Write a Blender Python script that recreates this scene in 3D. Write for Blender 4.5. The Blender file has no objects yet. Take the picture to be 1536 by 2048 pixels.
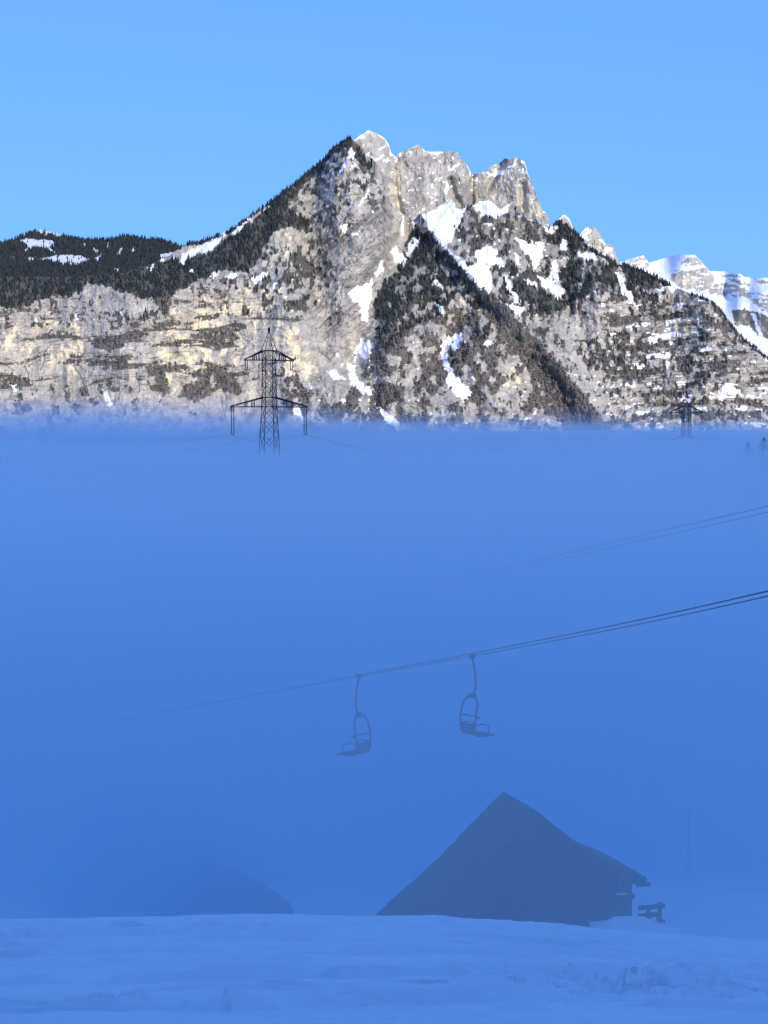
import bpy, math, random
import numpy as np
from mathutils import Vector, Matrix

S = bpy.context.scene
C = S.collection
R = math.radians
random.seed(7)
rng = np.random.default_rng(11)

# ------------------------------------------------------------------ camera
F = 4107.0                       # focal length in photograph pixels (vertical field of view 28 degrees)
HZ = 858.0                       # row of the true horizon
P = math.atan((1024 - HZ) / F)
cam = bpy.data.cameras.new('camera')
camo = bpy.data.objects.new('camera', cam)
C.objects.link(camo)
cam.sensor_fit = 'VERTICAL'
cam.angle = 2 * math.atan(1024 / F)
cam.clip_start = .1
cam.clip_end = 80000
camo.rotation_euler = (math.pi / 2 - P, 0, 0)
S.camera = camo

# ------------------------------------------------------------------ sky and sun
EL, AZ = R(15), R(158)           # low winter sun behind the camera, to the right
W = bpy.data.worlds.new('World')
S.world = W
W.use_nodes = True
nt = W.node_tree
bg = nt.nodes['Background']
sk = nt.nodes.new('ShaderNodeTexSky')
sk.sky_type = 'NISHITA'
sk.sun_disc = False
sk.sun_elevation = EL
sk.sun_rotation = AZ
sk.ozone_density = 10
sk.dust_density = 0
sk.air_density = 1
sk.altitude = 500
gm = nt.nodes.new('ShaderNodeGamma')
gm.inputs[1].default_value = .37
wb = nt.nodes.new('ShaderNodeMix')
wb.data_type = 'RGBA'
wb.blend_type = 'MULTIPLY'
wb.inputs[0].default_value = 1
wb.inputs[7].default_value = (.208, .337, .668, 1)      # daylight white balance of the shaded, sky-lit scene
nt.links.new(sk.outputs[0], gm.inputs[0])
nt.links.new(gm.outputs[0], wb.inputs[6])
nt.links.new(wb.outputs[2], bg.inputs[0])
bg.inputs[1].default_value = 1.0
sun = bpy.data.lights.new('sun', 'SUN')
sun.energy = 5
sun.angle = R(.5)
sun.color = (1, .93, .80)
suno = bpy.data.objects.new('sun', sun)
C.objects.link(suno)
SD = Vector((math.sin(AZ) * math.cos(EL), math.cos(AZ) * math.cos(EL), math.sin(EL)))
suno.rotation_euler = SD.to_track_quat('Z', 'Y').to_euler()
S.view_settings.view_transform = 'Standard'
S.view_settings.look = 'None'
S.view_settings.exposure = 0
S.view_settings.gamma = 1
S.render.engine = 'CYCLES'
S.cycles.max_bounces = 10
S.cycles.volume_bounces = 8
S.cycles.use_denoising = True

# ------------------------------------------------------------------ helpers
CP, SP = math.cos(P), math.sin(P)
def at(px, py, Y):
    """the point at distance Y ahead that the photograph shows at column px, row py"""
    u = (px - 768) / F
    v = (1024 - py) / F
    dy = CP + v * SP
    return Vector((u / dy * Y, Y, (v * CP - SP) / dy * Y))
def at_np(px, py, Y):
    u = (px - 768) / F
    v = (1024 - py) / F
    dy = CP + v * SP
    return np.stack([u / dy * Y, Y + 0 * u, (v * CP - SP) / dy * Y], -1)

def tag(o, label=None, cat=None, group=None, kind=None):
    if label: o['label'] = label
    if cat: o['category'] = cat
    if group: o['group'] = group
    if kind: o['kind'] = kind
    return o
def mesh_obj(name, V, Fc, m=None, parent=None, smooth=False):
    me = bpy.data.meshes.new(name)
    me.from_pydata([tuple(v) for v in V], [], [tuple(f) for f in Fc])
    if m: me.materials.append(m)
    if smooth:
        me.polygons.foreach_set('use_smooth', [True] * len(me.polygons))
    o = bpy.data.objects.new(name, me)
    C.objects.link(o)
    o.parent = parent
    return o
def big_mesh(name, V, Fc, m, attrs=None, smooth=False):
    """large mesh from numpy arrays; Fc is (n,3) or (n,4)"""
    me = bpy.data.meshes.new(name)
    k = Fc.shape[1]
    me.vertices.add(len(V))
    me.vertices.foreach_set('co', np.ascontiguousarray(V, np.float32).ravel())
    me.loops.add(Fc.size)
    me.loops.foreach_set('vertex_index', np.ascontiguousarray(Fc, np.int32).ravel())
    me.polygons.add(len(Fc))
    me.polygons.foreach_set('loop_start', np.arange(0, Fc.size, k, dtype=np.int32))
    me.polygons.foreach_set('loop_total', np.full(len(Fc), k, np.int32))
    me.polygons.foreach_set('use_smooth', np.full(len(Fc), smooth))
    me.update(calc_edges=True)
    for n, a in (attrs or {}).items():
        at_ = me.attributes.new(n, 'FLOAT', 'POINT')
        at_.data.foreach_set('value', np.ascontiguousarray(a, np.float32).ravel())
    me.materials.append(m)
    o = bpy.data.objects.new(name, me)
    C.objects.link(o)
    return o
def grid_faces(nr, nc):
    i = np.arange(nr * nc).reshape(nr, nc)
    return np.stack([i[:-1, :-1], i[:-1, 1:], i[1:, 1:], i[1:, :-1]], -1).reshape(-1, 4)
def empty(name, loc=(0, 0, 0), rz=0):
    o = bpy.data.objects.new(name, None)
    C.objects.link(o)
    o.location = loc
    o.rotation_euler = (0, 0, rz)
    o.empty_display_size = .2
    return o

class MB:
    """collects boxes, bars and tubes into one mesh"""
    def __init__(s): s.V = []; s.F = []
    def add(s, V, Fc):
        b = len(s.V)
        s.V += [tuple(v) for v in V]
        s.F += [tuple(i + b for i in f) for f in Fc]
    def box(s, c, d, rz=0):
        x, y, z = [k / 2 for k in d]
        M = Matrix.Rotation(rz, 3, 'Z')
        V = [M @ Vector((sx * x, sy * y, sz * z)) + Vector(c) for sx in (-1, 1) for sy in (-1, 1) for sz in (-1, 1)]
        s.add(V, [(0, 1, 3, 2), (4, 6, 7, 5), (0, 4, 5, 1), (2, 3, 7, 6), (0, 2, 6, 4), (1, 5, 7, 3)])
    def tube(s, pts, r, n=6, cap=True):
        pts = [Vector(p) for p in pts]
        k = len(pts)
        rr = r if isinstance(r, (list, tuple)) else [r] * k
        V = []; up = None
        for i, p in enumerate(pts):
            d = (pts[min(i + 1, k - 1)] - pts[max(i - 1, 0)]).normalized()
            if up is None:
                up = d.orthogonal().normalized()
            up = (up - d * up.dot(d)).normalized()
            w = d.cross(up)
            for j in range(n):
                a = 2 * math.pi * j / n
                V.append(p + (up * math.cos(a) + w * math.sin(a)) * rr[i])
        Fc = [(i * n + j, i * n + (j + 1) % n, (i + 1) * n + (j + 1) % n, (i + 1) * n + j) for i in range(k - 1) for j in range(n)]
        if cap:
            Fc += [tuple(range(n))[::-1], tuple((k - 1) * n + j for j in range(n))]
        s.add(V, Fc)
    def bar(s, a, b, w):
        s.tube([a, b], w / 2 * 1.3, 4)
    def prism(s, poly, y0, y1):
        """polygon in x,z pushed from y0 to y1"""
        n = len(poly)
        V = [(x, y0, z) for x, z in poly] + [(x, y1, z) for x, z in poly]
        s.add(V, [tuple(range(n)), tuple(range(n, 2 * n))[::-1]] + [(i, i + n, (i + 1) % n + n, (i + 1) % n) for i in range(n)])
    def build(s, name, m, parent=None, smooth=False):
        return mesh_obj(name, s.V, s.F, m, parent, smooth)

# noise on arrays
def _h(ix, iy, seed):
    h = (ix.astype(np.int64) * 374761393 + iy.astype(np.int64) * 668265263 + seed * 974634777) & 0x7fffffff
    h = ((h ^ (h >> 13)) * 1274126177) & 0x7fffffff
    return ((h ^ (h >> 16)) & 0xffff) / 65535.0
def vnoise(x, y, seed=0):
    ix, iy = np.floor(x), np.floor(y)
    fx, fy = x - ix, y - iy
    fx = fx * fx * fx * (fx * (fx * 6 - 15) + 10)
    fy = fy * fy * fy * (fy * (fy * 6 - 15) + 10)
    a = _h(ix, iy, seed); b = _h(ix + 1, iy, seed); c = _h(ix, iy + 1, seed); d = _h(ix + 1, iy + 1, seed)
    return (a + (b - a) * fx) * (1 - fy) + (c + (d - c) * fx) * fy
def fbm(x, y, o=4, seed=0, g=.5):
    t = 0; a = 1; n = 0
    for k in range(o):
        t = t + a * vnoise(x * 2 ** k + 17.3 * k, y * 2 ** k + 9.1 * k, seed + k)
        n += a; a *= g
    return t / n
def ridged(x, y, o=4, seed=0):
    t = 0; a = 1; n = 0
    for k in range(o):
        t = t + a * (1 - np.abs(2 * vnoise(x * 2 ** k + 5.7 * k, y * 2 ** k + 3.3 * k, seed + k) - 1))
        n += a; a *= .5
    return t / n
def worley(x, y, seed=0):
    """distance to the nearest cell point and that cell's own random value"""
    ix, iy = np.floor(x), np.floor(y)
    d = np.full(np.shape(x), 9.); v = np.zeros(np.shape(x))
    for i in (-1, 0, 1):
        for j in (-1, 0, 1):
            a, b = ix + i, iy + j
            dd = (a + _h(a, b, seed) - x) ** 2 + (b + _h(a, b, seed + 5) - y) ** 2
            m = dd < d
            d = np.where(m, dd, d); v = np.where(m, _h(a, b, seed + 9), v)
    return np.sqrt(d), v
def inside(poly, x, y):
    r = np.zeros(np.shape(x), bool)
    p = np.array(poly, float)
    x0, y0 = p.min(0); x1, y1 = p.max(0)
    idx = np.nonzero((x >= x0) & (x <= x1) & (y >= y0) & (y <= y1))
    if not len(idx[0]): return r
    xx, yy = x[idx], y[idx]
    c = np.zeros(len(xx), bool)
    q = np.roll(p, 1, 0)
    for (ax, ay), (bx, by) in zip(p, q):
        if ay == by: continue
        c ^= ((ay > yy) != (by > yy)) & (xx < (bx - ax) * (yy - ay) / (by - ay) + ax)
    r[idx] = c
    return r
def sstep(a, b, x):
    t = np.clip((x - a) / (b - a), 0, 1)
    return t * t * (3 - 2 * t)
def polydist(line, x, y):
    """distance to a polyline and signed side (positive on its right as drawn down the picture)"""
    d = np.full(np.shape(x), 1e9); sd = np.zeros(np.shape(x))
    for (ax, ay), (bx, by) in zip(line[:-1], line[1:]):
        dx, dy = bx - ax, by - ay
        t = np.clip(((x - ax) * dx + (y - ay) * dy) / (dx * dx + dy * dy), 0, 1)
        ex, ey = x - ax - t * dx, y - ay - t * dy
        dd = np.hypot(ex, ey)
        m = dd < d
        d = np.where(m, dd, d)
        sd = np.where(m, np.sign(ex * dy - ey * dx), sd)
    return d, sd
def blur(a, n):
    for ax in (0, 1):
        k = np.ones(2 * n + 1) / (2 * n + 1)
        pad = [(n, n) if i == ax else (0, 0) for i in (0, 1)]
        b = np.pad(a, pad, 'edge')
        a = np.apply_along_axis(lambda r: np.convolve(r, k, 'valid'), ax, b)
    return a

# materials
def node_mat(name, rough=.9):
    m = bpy.data.materials.new(name)
    m.use_nodes = True
    t = m.node_tree
    b = t.nodes['Principled BSDF']
    b.inputs['Roughness'].default_value = rough
    b.inputs['Specular IOR Level'].default_value = .25
    return m, t, b
def N(t, kind, **kw):
    n = t.nodes.new('ShaderNode' + kind)
    for k, v in kw.items(): setattr(n, k, v)
    return n
def mixc(t, fac, a, b):
    m = N(t, 'Mix', data_type='RGBA')
    for s, v in ((0, fac), (6, a), (7, b)):
        if isinstance(v, bpy.types.NodeSocket): t.links.new(v, m.inputs[s])
        elif s == 0: m.inputs[0].default_value = v
        else: m.inputs[s].default_value = (*v, 1)
    return m.outputs[2]
def attr(t, name):
    return N(t, 'Attribute', attribute_name=name).outputs['Fac']
def noise(t, scale, detail=4, rough=.6, vec=None):
    n = N(t, 'TexNoise')
    n.inputs['Scale'].default_value = scale
    n.inputs['Detail'].default_value = detail
    n.inputs['Roughness'].default_value = rough
    if vec is None:
        vec = N(t, 'NewGeometry').outputs['Position']
    t.links.new(vec, n.inputs['Vector'])
    return n.outputs['Fac']
def ramp(t, f, lo, hi):
    r = N(t, 'MapRange')
    t.links.new(f, r.inputs[0])
    r.inputs[1].default_value = lo; r.inputs[2].default_value = hi
    return r.outputs[0]
def simple(name, col, var=.25, scale=3, rough=.8, metal=0):
    m, t, b = node_mat(name, rough)
    f = ramp(t, noise(t, scale), .3, .7)
    t.links.new(mixc(t, f, [c * (1 - var) for c in col], [c * (1 + var) for c in col]), b.inputs['Base Color'])
    b.inputs['Metallic'].default_value = metal
    return m

def rock_material():
    m, t, b = node_mat('limestone_with_snow_and_growth', .95)
    f1 = ramp(t, noise(t, .02, 6, .65), .33, .67)
    f2 = ramp(t, noise(t, .09, 5, .7), .35, .65)
    mp = N(t, 'Mapping')
    mp.inputs['Scale'].default_value = (1, 1, .14)
    t.links.new(N(t, 'NewGeometry').outputs['Position'], mp.inputs['Vector'])
    f3 = ramp(t, noise(t, .055, 5, .7, mp.outputs[0]), .38, .66)
    c = mixc(t, f1, (.37, .335, .28), (.60, .55, .465))
    c = mixc(t, f3, c, mixc(t, .5, c, (.24, .217, .187)))
    c = mixc(t, f2, mixc(t, .35, c, (.25, .227, .196)), c)
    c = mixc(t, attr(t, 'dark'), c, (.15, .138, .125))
    c = mixc(t, attr(t, 'ochre'), c, mixc(t, f2, (.58, .48, .32), (.78, .67, .46)))
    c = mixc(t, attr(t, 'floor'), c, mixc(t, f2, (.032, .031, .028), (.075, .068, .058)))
    c = mixc(t, attr(t, 'snow'), c, (.86, .87, .88))
    t.links.new(c, b.inputs['Base Color'])
    return m
def tone_mat(name, lo, hi):
    m, t, b = node_mat(name, .95)
    t.links.new(mixc(t, attr(t, 'tone'), lo, hi), b.inputs['Base Color'])
    return m
M_rock = rock_material()
M_conifer = tone_mat('spruce_needles', (.014, .020, .023), (.038, .045, .043))
M_bare = tone_mat('leafless_branches', (.085, .076, .070), (.20, .18, .165))
M_steel = simple('galvanised_steel_dark', (.045, .047, .052), .2, 1, .6, .3)
M_porcelain = simple('brown_insulator_glaze', (.05, .045, .045), .2, 2, .35)
M_wire = simple('aluminium_wire', (.10, .10, .105), .1, 1, .5, .4)
M_cable = simple('greased_steel_rope', (.03, .03, .033), .2, 8, .5, .4)
M_wood = simple('weathered_dark_timber', (.040, .036, .034), .2, 2.2, .9)
M_shingle = simple('old_wood_shingles', (.045, .04, .037), .35, 3.1, .95)
M_chair = simple('painted_chair_tube', (.05, .055, .065), .2, 5, .5)
M_slat = simple('dark_seat_slats', (.04, .035, .03), .3, 6, .8)

# ------------------------------------------------------------------ ground: the snowy slope, the valley, and the ridge behind the camera
m, t, b = node_mat('snow', .85)
f = ramp(t, noise(t, .9, 6, .6), .3, .7)
f2 = ramp(t, noise(t, 14, 5, .65), .35, .65)
c = mixc(t, f, (.80, .82, .84), (.88, .89, .90))
c = mixc(t, f2, c, mixc(t, .5, c, (.78, .80, .82)))
mp = N(t, 'Mapping')                # darker streaks painted in for shade the shallow track relief lacks
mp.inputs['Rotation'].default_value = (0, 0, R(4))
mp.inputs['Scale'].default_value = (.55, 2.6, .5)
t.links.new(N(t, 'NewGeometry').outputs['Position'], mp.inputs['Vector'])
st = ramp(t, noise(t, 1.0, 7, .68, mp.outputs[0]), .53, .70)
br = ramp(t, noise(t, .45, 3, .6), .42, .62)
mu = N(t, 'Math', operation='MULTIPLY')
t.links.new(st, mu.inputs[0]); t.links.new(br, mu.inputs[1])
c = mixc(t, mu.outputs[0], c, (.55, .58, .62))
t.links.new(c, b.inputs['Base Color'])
bp = N(t, 'Bump')
bp.inputs['Strength'].default_value = .8
bp.inputs['Distance'].default_value = .02
t.links.new(noise(t, 9, 8, .7), bp.inputs['Height'])
t.links.new(bp.outputs[0], b.inputs['Normal'])
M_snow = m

PY = np.array([-4500, -2400, -1500, -900, -500, -250, -100, -30, 0, 15, 24, 28, 31, 36, 50, 80, 150, 400, 1000, 2500, 4500, 24000.])
PZ = np.array([200, 350, 520, 640, 330, 130, 30, 3.2, -1.75, -4.30, -5.75, -6.43, -7.15, -8.7, -13.2, -20.6, -36, -85, -125, -150, -150, -150.])
CRX = np.linspace(-400, 1900, 60); CRD = np.zeros(60)
def ground_z(X, Y):
    z = np.interp(Y, PY, PZ)
    near = sstep(60, 30, Y) * sstep(-40, 5, Y)
    px = 768 + X / np.maximum(Y, 1) * F
    # the crest of the near bank follows the photograph: a little hump in the middle, falling off to the right
    cr = np.interp(px, [-400, 0, 300, 560, 700, 860, 950, 1060, 1220, 1400, 1536, 1900], [1846, 1841, 1836, 1831, 1834, 1834, 1838, 1846, 1860, 1873, 1884, 1905])
    z = z - near * ((cr - 1838) / F * 28 + np.interp(px, CRX, CRD)) * sstep(10, 26, Y)
    far = sstep(45, 70, Y) * sstep(400, 120, Y)
    z = z + far * (2.2 * sstep(9, 22, X) - 1.5 * sstep(-4, -30, X))
    # broad rolls of the mountainside
    big = sstep(120, 800, np.abs(Y)) * (Y < 3000)
    z = z + big * 60 * (fbm(X / 900 + 3, Y / 700, 4, 5) - .5)
    return z
CR_AIM = 8 + np.interp(CRX, [-400, 0, 300, 560, 700, 860, 950, 1060, 1220, 1400, 1536, 1900], [1846, 1841, 1836, 1831, 1834, 1834, 1838, 1846, 1860, 1873, 1884, 1905])
for _ in range(4):                # settle the bank so that its crest is where the photograph has it
    yy = np.linspace(16, 40, 240)
    PX, YY = np.meshgrid(CRX, yy)
    row = HZ - ground_z((PX - 768) / F * YY, YY) / YY * F
    CRD = CRD + (CR_AIM - row.min(0)) / F * 28
def snow_relief(X, Y):
    """trodden, wind-worked snow of the near bank"""
    m = sstep(9, 13, Y) * sstep(33, 29.5, Y)
    h = .07 * (fbm(X / 2.6, Y / 1.5, 3, 21) - .5) + .075 * (fbm(X / .9, Y / .30, 5, 22, .6) - .5)
    # shallow old ski tracks running across the slope
    for k, (y0, sl, a) in enumerate(((17.6, -.10, .04), (18.9, .16, .07), (19.7, .13, .06), (20.9, .02, .05), (22.2, .05, .05), (23.8, -.03, .04), (25.0, -.06, .05), (25.9, -.03, .05), (26.6, .03, .04), (16.6, .2, .07), (16.0, .12, .06))):
        yy = y0 + sl * X + .3 * (fbm(X / 3.1 + 7 * k, X * 0 + k, 3, 40 + k) - .5)
        pres = sstep(.40, .66, fbm(X / 1.3 + 3 * k, X * 0 + 4.2 * k, 4, 60 + k))
        a = a * 1.6
        d = (Y - yy) / .11
        h = h - a * pres * np.exp(-d * d) + a * .9 * pres * np.exp(-(d - 1.9) ** 2)
    # scuffed, broken snow to the lower right, along the crest and at the left edge
    px = 768 + X / np.maximum(Y, 1) * F
    py = HZ - ground_z(X, Y) / np.maximum(Y, 1) * F
    zone = np.exp(-((px - 1250) / 330) ** 2 - ((py - 1975) / 34) ** 2) + .30 * np.exp(-((px - 960) / 320) ** 2 - ((py - 1860) / 12) ** 2) \
        + .9 * np.exp(-((px - 40) / 90) ** 2 - ((py - 1885) / 18) ** 2) + .30 * np.exp(-((px - 300) / 380) ** 2 - ((py - 1862) / 12) ** 2) \
        + .7 * np.exp(-((px - 350) / 300) ** 2 - ((py - 2020) / 16) ** 2)
    pit = sstep(.54, .66, fbm(X / .42, Y / .55, 4, 31, .6)) - .8 * sstep(.46, .34, fbm(X / .42, Y / .55, 4, 31, .6))
    h = h + zone * (.13 * pit + .05 * (fbm(X / .10, Y / .13, 3, 33) - .5))
    h = h + .018 * sstep(25.5, 27.4, Y) * (fbm(X / .4, Y / .6, 4, 35) - .4)
    return h * m
xs = np.unique(np.round(np.concatenate([np.linspace(-9000, -400, 30), np.linspace(-400, -40, 40), np.linspace(-40, -7, 34), np.arange(-7, 7, .028), np.linspace(7, 40, 34), np.linspace(40, 400, 40), np.linspace(400, 9000, 30)]), 3))
ys = np.unique(np.round(np.concatenate([np.linspace(-4500, -60, 60), np.linspace(-60, 12, 30), np.arange(12, 30.5, .05), np.linspace(30.5, 140, 80), np.linspace(140, 1000, 40), np.linspace(1000, 24000, 30)]), 3))
GX, GY = np.meshgrid(xs, ys)
GZ = ground_z(GX, GY) + snow_relief(GX, GY)
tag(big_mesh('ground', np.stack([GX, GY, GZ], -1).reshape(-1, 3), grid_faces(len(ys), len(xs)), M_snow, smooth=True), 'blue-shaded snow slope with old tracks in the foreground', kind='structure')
def gz(x, y): return float(ground_z(np.array([float(x)]), np.array([float(y)]))[0])

# ------------------------------------------------------------------ the mountains
def lin(pts, u):
    p = np.array(pts, float)
    return np.interp(u, p[:, 0], p[:, 1])
def noisy(u, v, a=1.0, seed=0):
    du = a * (9 * (fbm(u / 26, v / 26, 2, 70 + seed) - .5) + 9 * (fbm(u / 7, v / 7, 2, 72 + seed) - .5))
    dv = a * (9 * (fbm(u / 26, v / 26, 2, 80 + seed) - .5) + 13 * (fbm(u / 6, v / 9, 2, 82 + seed) - .5))
    return u + du, v + dv
def any_in(polys, u, v):
    r = np.zeros(np.shape(u), bool)
    for p in polys: r |= inside(p, u, v)
    return r

# --- main massif -------------------------------------------------------------------------------------------------------------
TOP = [(-80, 556), (0, 553), (150, 553), (240, 546), (300, 530), (340, 510), (362, 493), (380, 486), (400, 483), (430, 472), (455, 464), (470, 454), (500, 432), (530, 412),
       (560, 389), (600, 358), (630, 334), (655, 311), (663, 298), (690, 280), (700, 275), (712, 282), (722, 297), (730, 310), (745, 318), (756, 330), (765, 345), (772, 375),
       (778, 395), (786, 412), (800, 426), (818, 434), (842, 428), (870, 418), (890, 405), (905, 398), (915, 414), (930, 414), (943, 410), (955, 402), (975, 400), (990, 408),
       (1004, 410), (1025, 405), (1045, 425), (1065, 441), (1085, 450), (1098, 456), (1104, 451), (1118, 444), (1130, 447), (1145, 459), (1160, 472), (1172, 490), (1190, 503),
       (1210, 512), (1235, 530), (1250, 530), (1280, 540), (1310, 553), (1330, 564), (1343, 571), (1365, 580), (1395, 590), (1420, 600), (1440, 618), (1460, 645), (1490, 680),
       (1510, 695), (1536, 715), (1640, 790)]
CLIFFS = [  # polygon, steepness
    ([(-80, 612), (60, 612), (110, 590), (180, 572), (260, 590), (300, 640), (340, 600), (420, 570), (500, 560), (560, 600), (600, 650), (620, 740), (560, 800), (440, 810), (330, 790), (200, 770), (-80, 770)], 4.5),
    ([(600, 400), (660, 330), (740, 330), (775, 400), (800, 440), (770, 520), (745, 590), (735, 650), (690, 690), (640, 600), (630, 480)], 2.2),
    ([(545, 480), (560, 460), (590, 465), (600, 500), (560, 510)], 3.0),
    ([(1150, 610), (1240, 600), (1340, 590), (1430, 610), (1480, 690), (1380, 700), (1200, 690)], 2.6),
    ([(1340, 720), (1540, 720), (1640, 780), (1640, 850), (1420, 840), (1380, 780)], 2.4),
    ([(915, 585), (945, 580), (935, 620), (905, 640)], 3.0),
    ([(930, 740), (1040, 730), (1045, 775), (940, 770)], 2.6),
    ([(920, 440), (1030, 410), (1090, 455), (1060, 500), (960, 490)], 1.8)]
GENTLE = [  # forested terraces and snowfields
    ([(-80, 540), (300, 520), (420, 480), (500, 520), (400, 560), (260, 585), (120, 590), (-80, 610)], .55),
    ([(840, 425), (910, 395), (940, 420), (1000, 560), (1010, 610), (940, 560), (880, 490)], .75),
    ([(-80, 790), (560, 820), (560, 910), (-80, 910)], .6)]
VB = 905.0
ru = np.arange(-100, 1660, 5.); rv = np.arange(VB, 240, -5.)
RU, RV = np.meshgrid(ru, rv)
sl = np.full(RU.shape, .95)
for p, s_ in CLIFFS: sl[inside(p, RU, RV)] = s_
for p, s_ in GENTLE: sl[inside(p, RU, RV)] = s_
sl = blur(np.log(sl), 3)
sl = np.exp(sl)
Yr = np.zeros(RU.shape)
Yr[0] = 4900 + 260 * (fbm(ru / 300, ru * 0, 3, 3) - .5) + np.interp(ru, [-100, 500, 760, 1200, 1660], [60, 0, -120, -40, 160])
for k in range(1, len(rv)):
    e = (HZ - rv[k - 1]) / F
    Yr[k] = Yr[k - 1] * (1 + (5 / F) / np.maximum(sl[k - 1] - e, .15))
Yr = blur(Yr, 5)
def samp(A, u, v):
    x = np.clip((u - ru[0]) / 5, 0, len(ru) - 1.001); y = np.clip((rv[0] - v) / 5, 0, len(rv) - 1.001)
    i = x.astype(int); j = y.astype(int); fx = x - i; fy = y - j
    return (A[j, i] * (1 - fx) + A[j, i + 1] * fx) * (1 - fy) + (A[j + 1, i] * (1 - fx) + A[j + 1, i + 1] * fx) * fy

SPUR = [(860, 452), (900, 500), (960, 562), (1040, 642), (1120, 732), (1190, 832), (1230, 905)]
SPUR2 = [(1120, 443), (1150, 500), (1190, 560), (1240, 640), (1330, 730), (1400, 800), (1470, 870)]
SPUR3 = [(700, 275), (690, 330), (640, 420), (640, 480), (660, 560)]
GULLY = [(815, 470), (790, 535), (742, 585), (738, 640), (715, 700), (705, 730), (745, 790), (800, 860), (830, 905)]
GULLY2 = [(930, 640), (890, 690), (885, 725), (905, 760), (945, 800), (970, 905)]
GULLY3 = [(1040, 480), (1070, 540), (1100, 570), (1120, 600), (1160, 660), (1180, 740), (1230, 850)]
def ledge(u, v, seed=12):
    w = v + .06 * u + 26 * (fbm(u / 120, v / 90, 3, seed) - .5)
    return fbm(u / 110, w / 13, 4, seed + 300, .55)
def relief(u, v):
    wu = u + 14 * (fbm(u / 40, v / 40, 3, 1) - .5); wv = v + 14 * (fbm(u / 40, v / 40, 3, 2) - .5)
    d, s = polydist(SPUR, wu, wv)
    o = -75 * np.where(s > 0, np.exp(-d / 190), np.exp(-(d / 22) ** 2))           # spur: gentle flank to its left, drops off to the couloir
    d, s = polydist(SPUR2, wu, wv); o = o - 40 * np.exp(-d / 70)
    d, s = polydist(SPUR3, wu, wv); o = o - 18 * np.exp(-d / 60)
    d, s = polydist(GULLY, wu, wv); o = o + 80 * np.exp(-(d / 34) ** 2)
    d, s = polydist(GULLY2, wu, wv); o = o + 45 * np.exp(-(d / 22) ** 2)
    d, s = polydist(GULLY3, wu, wv); o = o + 45 * np.exp(-(d / 24) ** 2)
    wall = sstep(640, 560, u) * sstep(575, 615, v) * sstep(830, 790, v)
    slab = sstep(590, 640, u) * sstep(810, 770, u) * sstep(340, 400, v) * sstep(720, 660, v)
    right = sstep(1150, 1260, u)
    rest = np.clip(1 - wall - slab, 0, 1)
    # general crags
    o = o - 46 * (ridged(wu / 105, wv / 105, 5, 8) - .5) * (1 - .55 * wall)
    o = o - 27 * (ridged(wu / 30, wv / 38, 5, 9) - .5) * (1 - .4 * wall)
    wd, cv = worley(wu / 13, wv / 15, 4)
    o = o - 7 * (cv - .5) * (1 - .5 * wall)
    wd, cv = worley(wu / 6.5, wv / 8, 6)
    o = o - 3.5 * (cv - .5) * (1 - .4 * wall)
    # the big wall on the left: broken ledges, panels and vertical cracks
    wd, cv = worley(u / 30 + .8 * (fbm(u / 30, v / 30, 2, 12) - .5), v / 46, 19)
    o = o + wall * (-16 * (ledge(u, v) - .5) - 8 * cv + 8 * (ridged(u / 22, v / 150, 3, 13) - .5) + 12 * (fbm(u / 60, v / 90, 3, 14) - .5))
    # tilted slab: strata climbing to the right
    q = (v * .78 + u * .62 + 10 * (fbm(u / 40, v / 40, 3, 15) - .5))
    along = (u * .78 - v * .62)
    o = o - slab * 26 * (ridged(q / 24, along / 130, 4, 16) - .5)
    # broken beds on the right
    o = o - right * sstep(560, 620, v) * 24 * (ledge(u, v, 18) - .5)
    return o

FOREST = [
    [(-80, 530), (0, 540), (240, 540), (300, 524), (345, 520), (400, 511), (440, 492), (470, 470), (520, 430), (560, 384), (600, 352), (630, 328), (660, 296), (690, 272), (705, 274), (690, 300),
     (668, 312), (640, 340), (600, 378), (570, 408), (590, 428), (618, 440), (630, 470), (600, 462), (570, 455), (548, 462), (535, 490), (515, 500), (525, 512), (512, 530), (500, 546), (440, 543),
     (400, 555), (360, 578), (334, 598), (310, 600), (285, 598), (262, 588), (210, 573), (176, 568), (160, 588), (130, 590), (100, 594), (75, 602), (40, 616), (0, 612), (-80, 610)],
    [(700, 274), (718, 290), (735, 318), (746, 332), (738, 348), (715, 326), (704, 308), (690, 296)],
    [(795, 545), (806, 500), (826, 460), (858, 456), (880, 490), (905, 515), (935, 545), (950, 570), (985, 600), (950, 622), (918, 585), (898, 605), (880, 640), (850, 640), (820, 660), (790, 690), (765, 700), (752, 650), (748, 605), (764, 566)],
    [(1000, 585), (1020, 590), (1055, 625), (1100, 640), (1130, 612), (1112, 598), (1080, 582), (1060, 572), (1040, 545), (1022, 528), (1010, 548)],
    [(1118, 532), (1165, 520), (1215, 518), (1235, 530), (1242, 560), (1225, 588), (1190, 583), (1150, 600), (1132, 588)],
    [(1236, 524), (1280, 534), (1310, 546), (1335, 560), (1342, 576), (1310, 572), (1290, 577), (1276, 602), (1262, 590), (1250, 558)],
    [(903, 702), (925, 690), (950, 660), (985, 636), (978, 672), (950, 692), (930, 722), (905, 732)],
    [(925, 418), (935, 412), (930, 440), (912, 470), (905, 480), (915, 455)],
    
    [(1088, 462), (1118, 442), (1150, 462), (1172, 492), (1150, 500), (1120, 490), (1095, 480)]]
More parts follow.
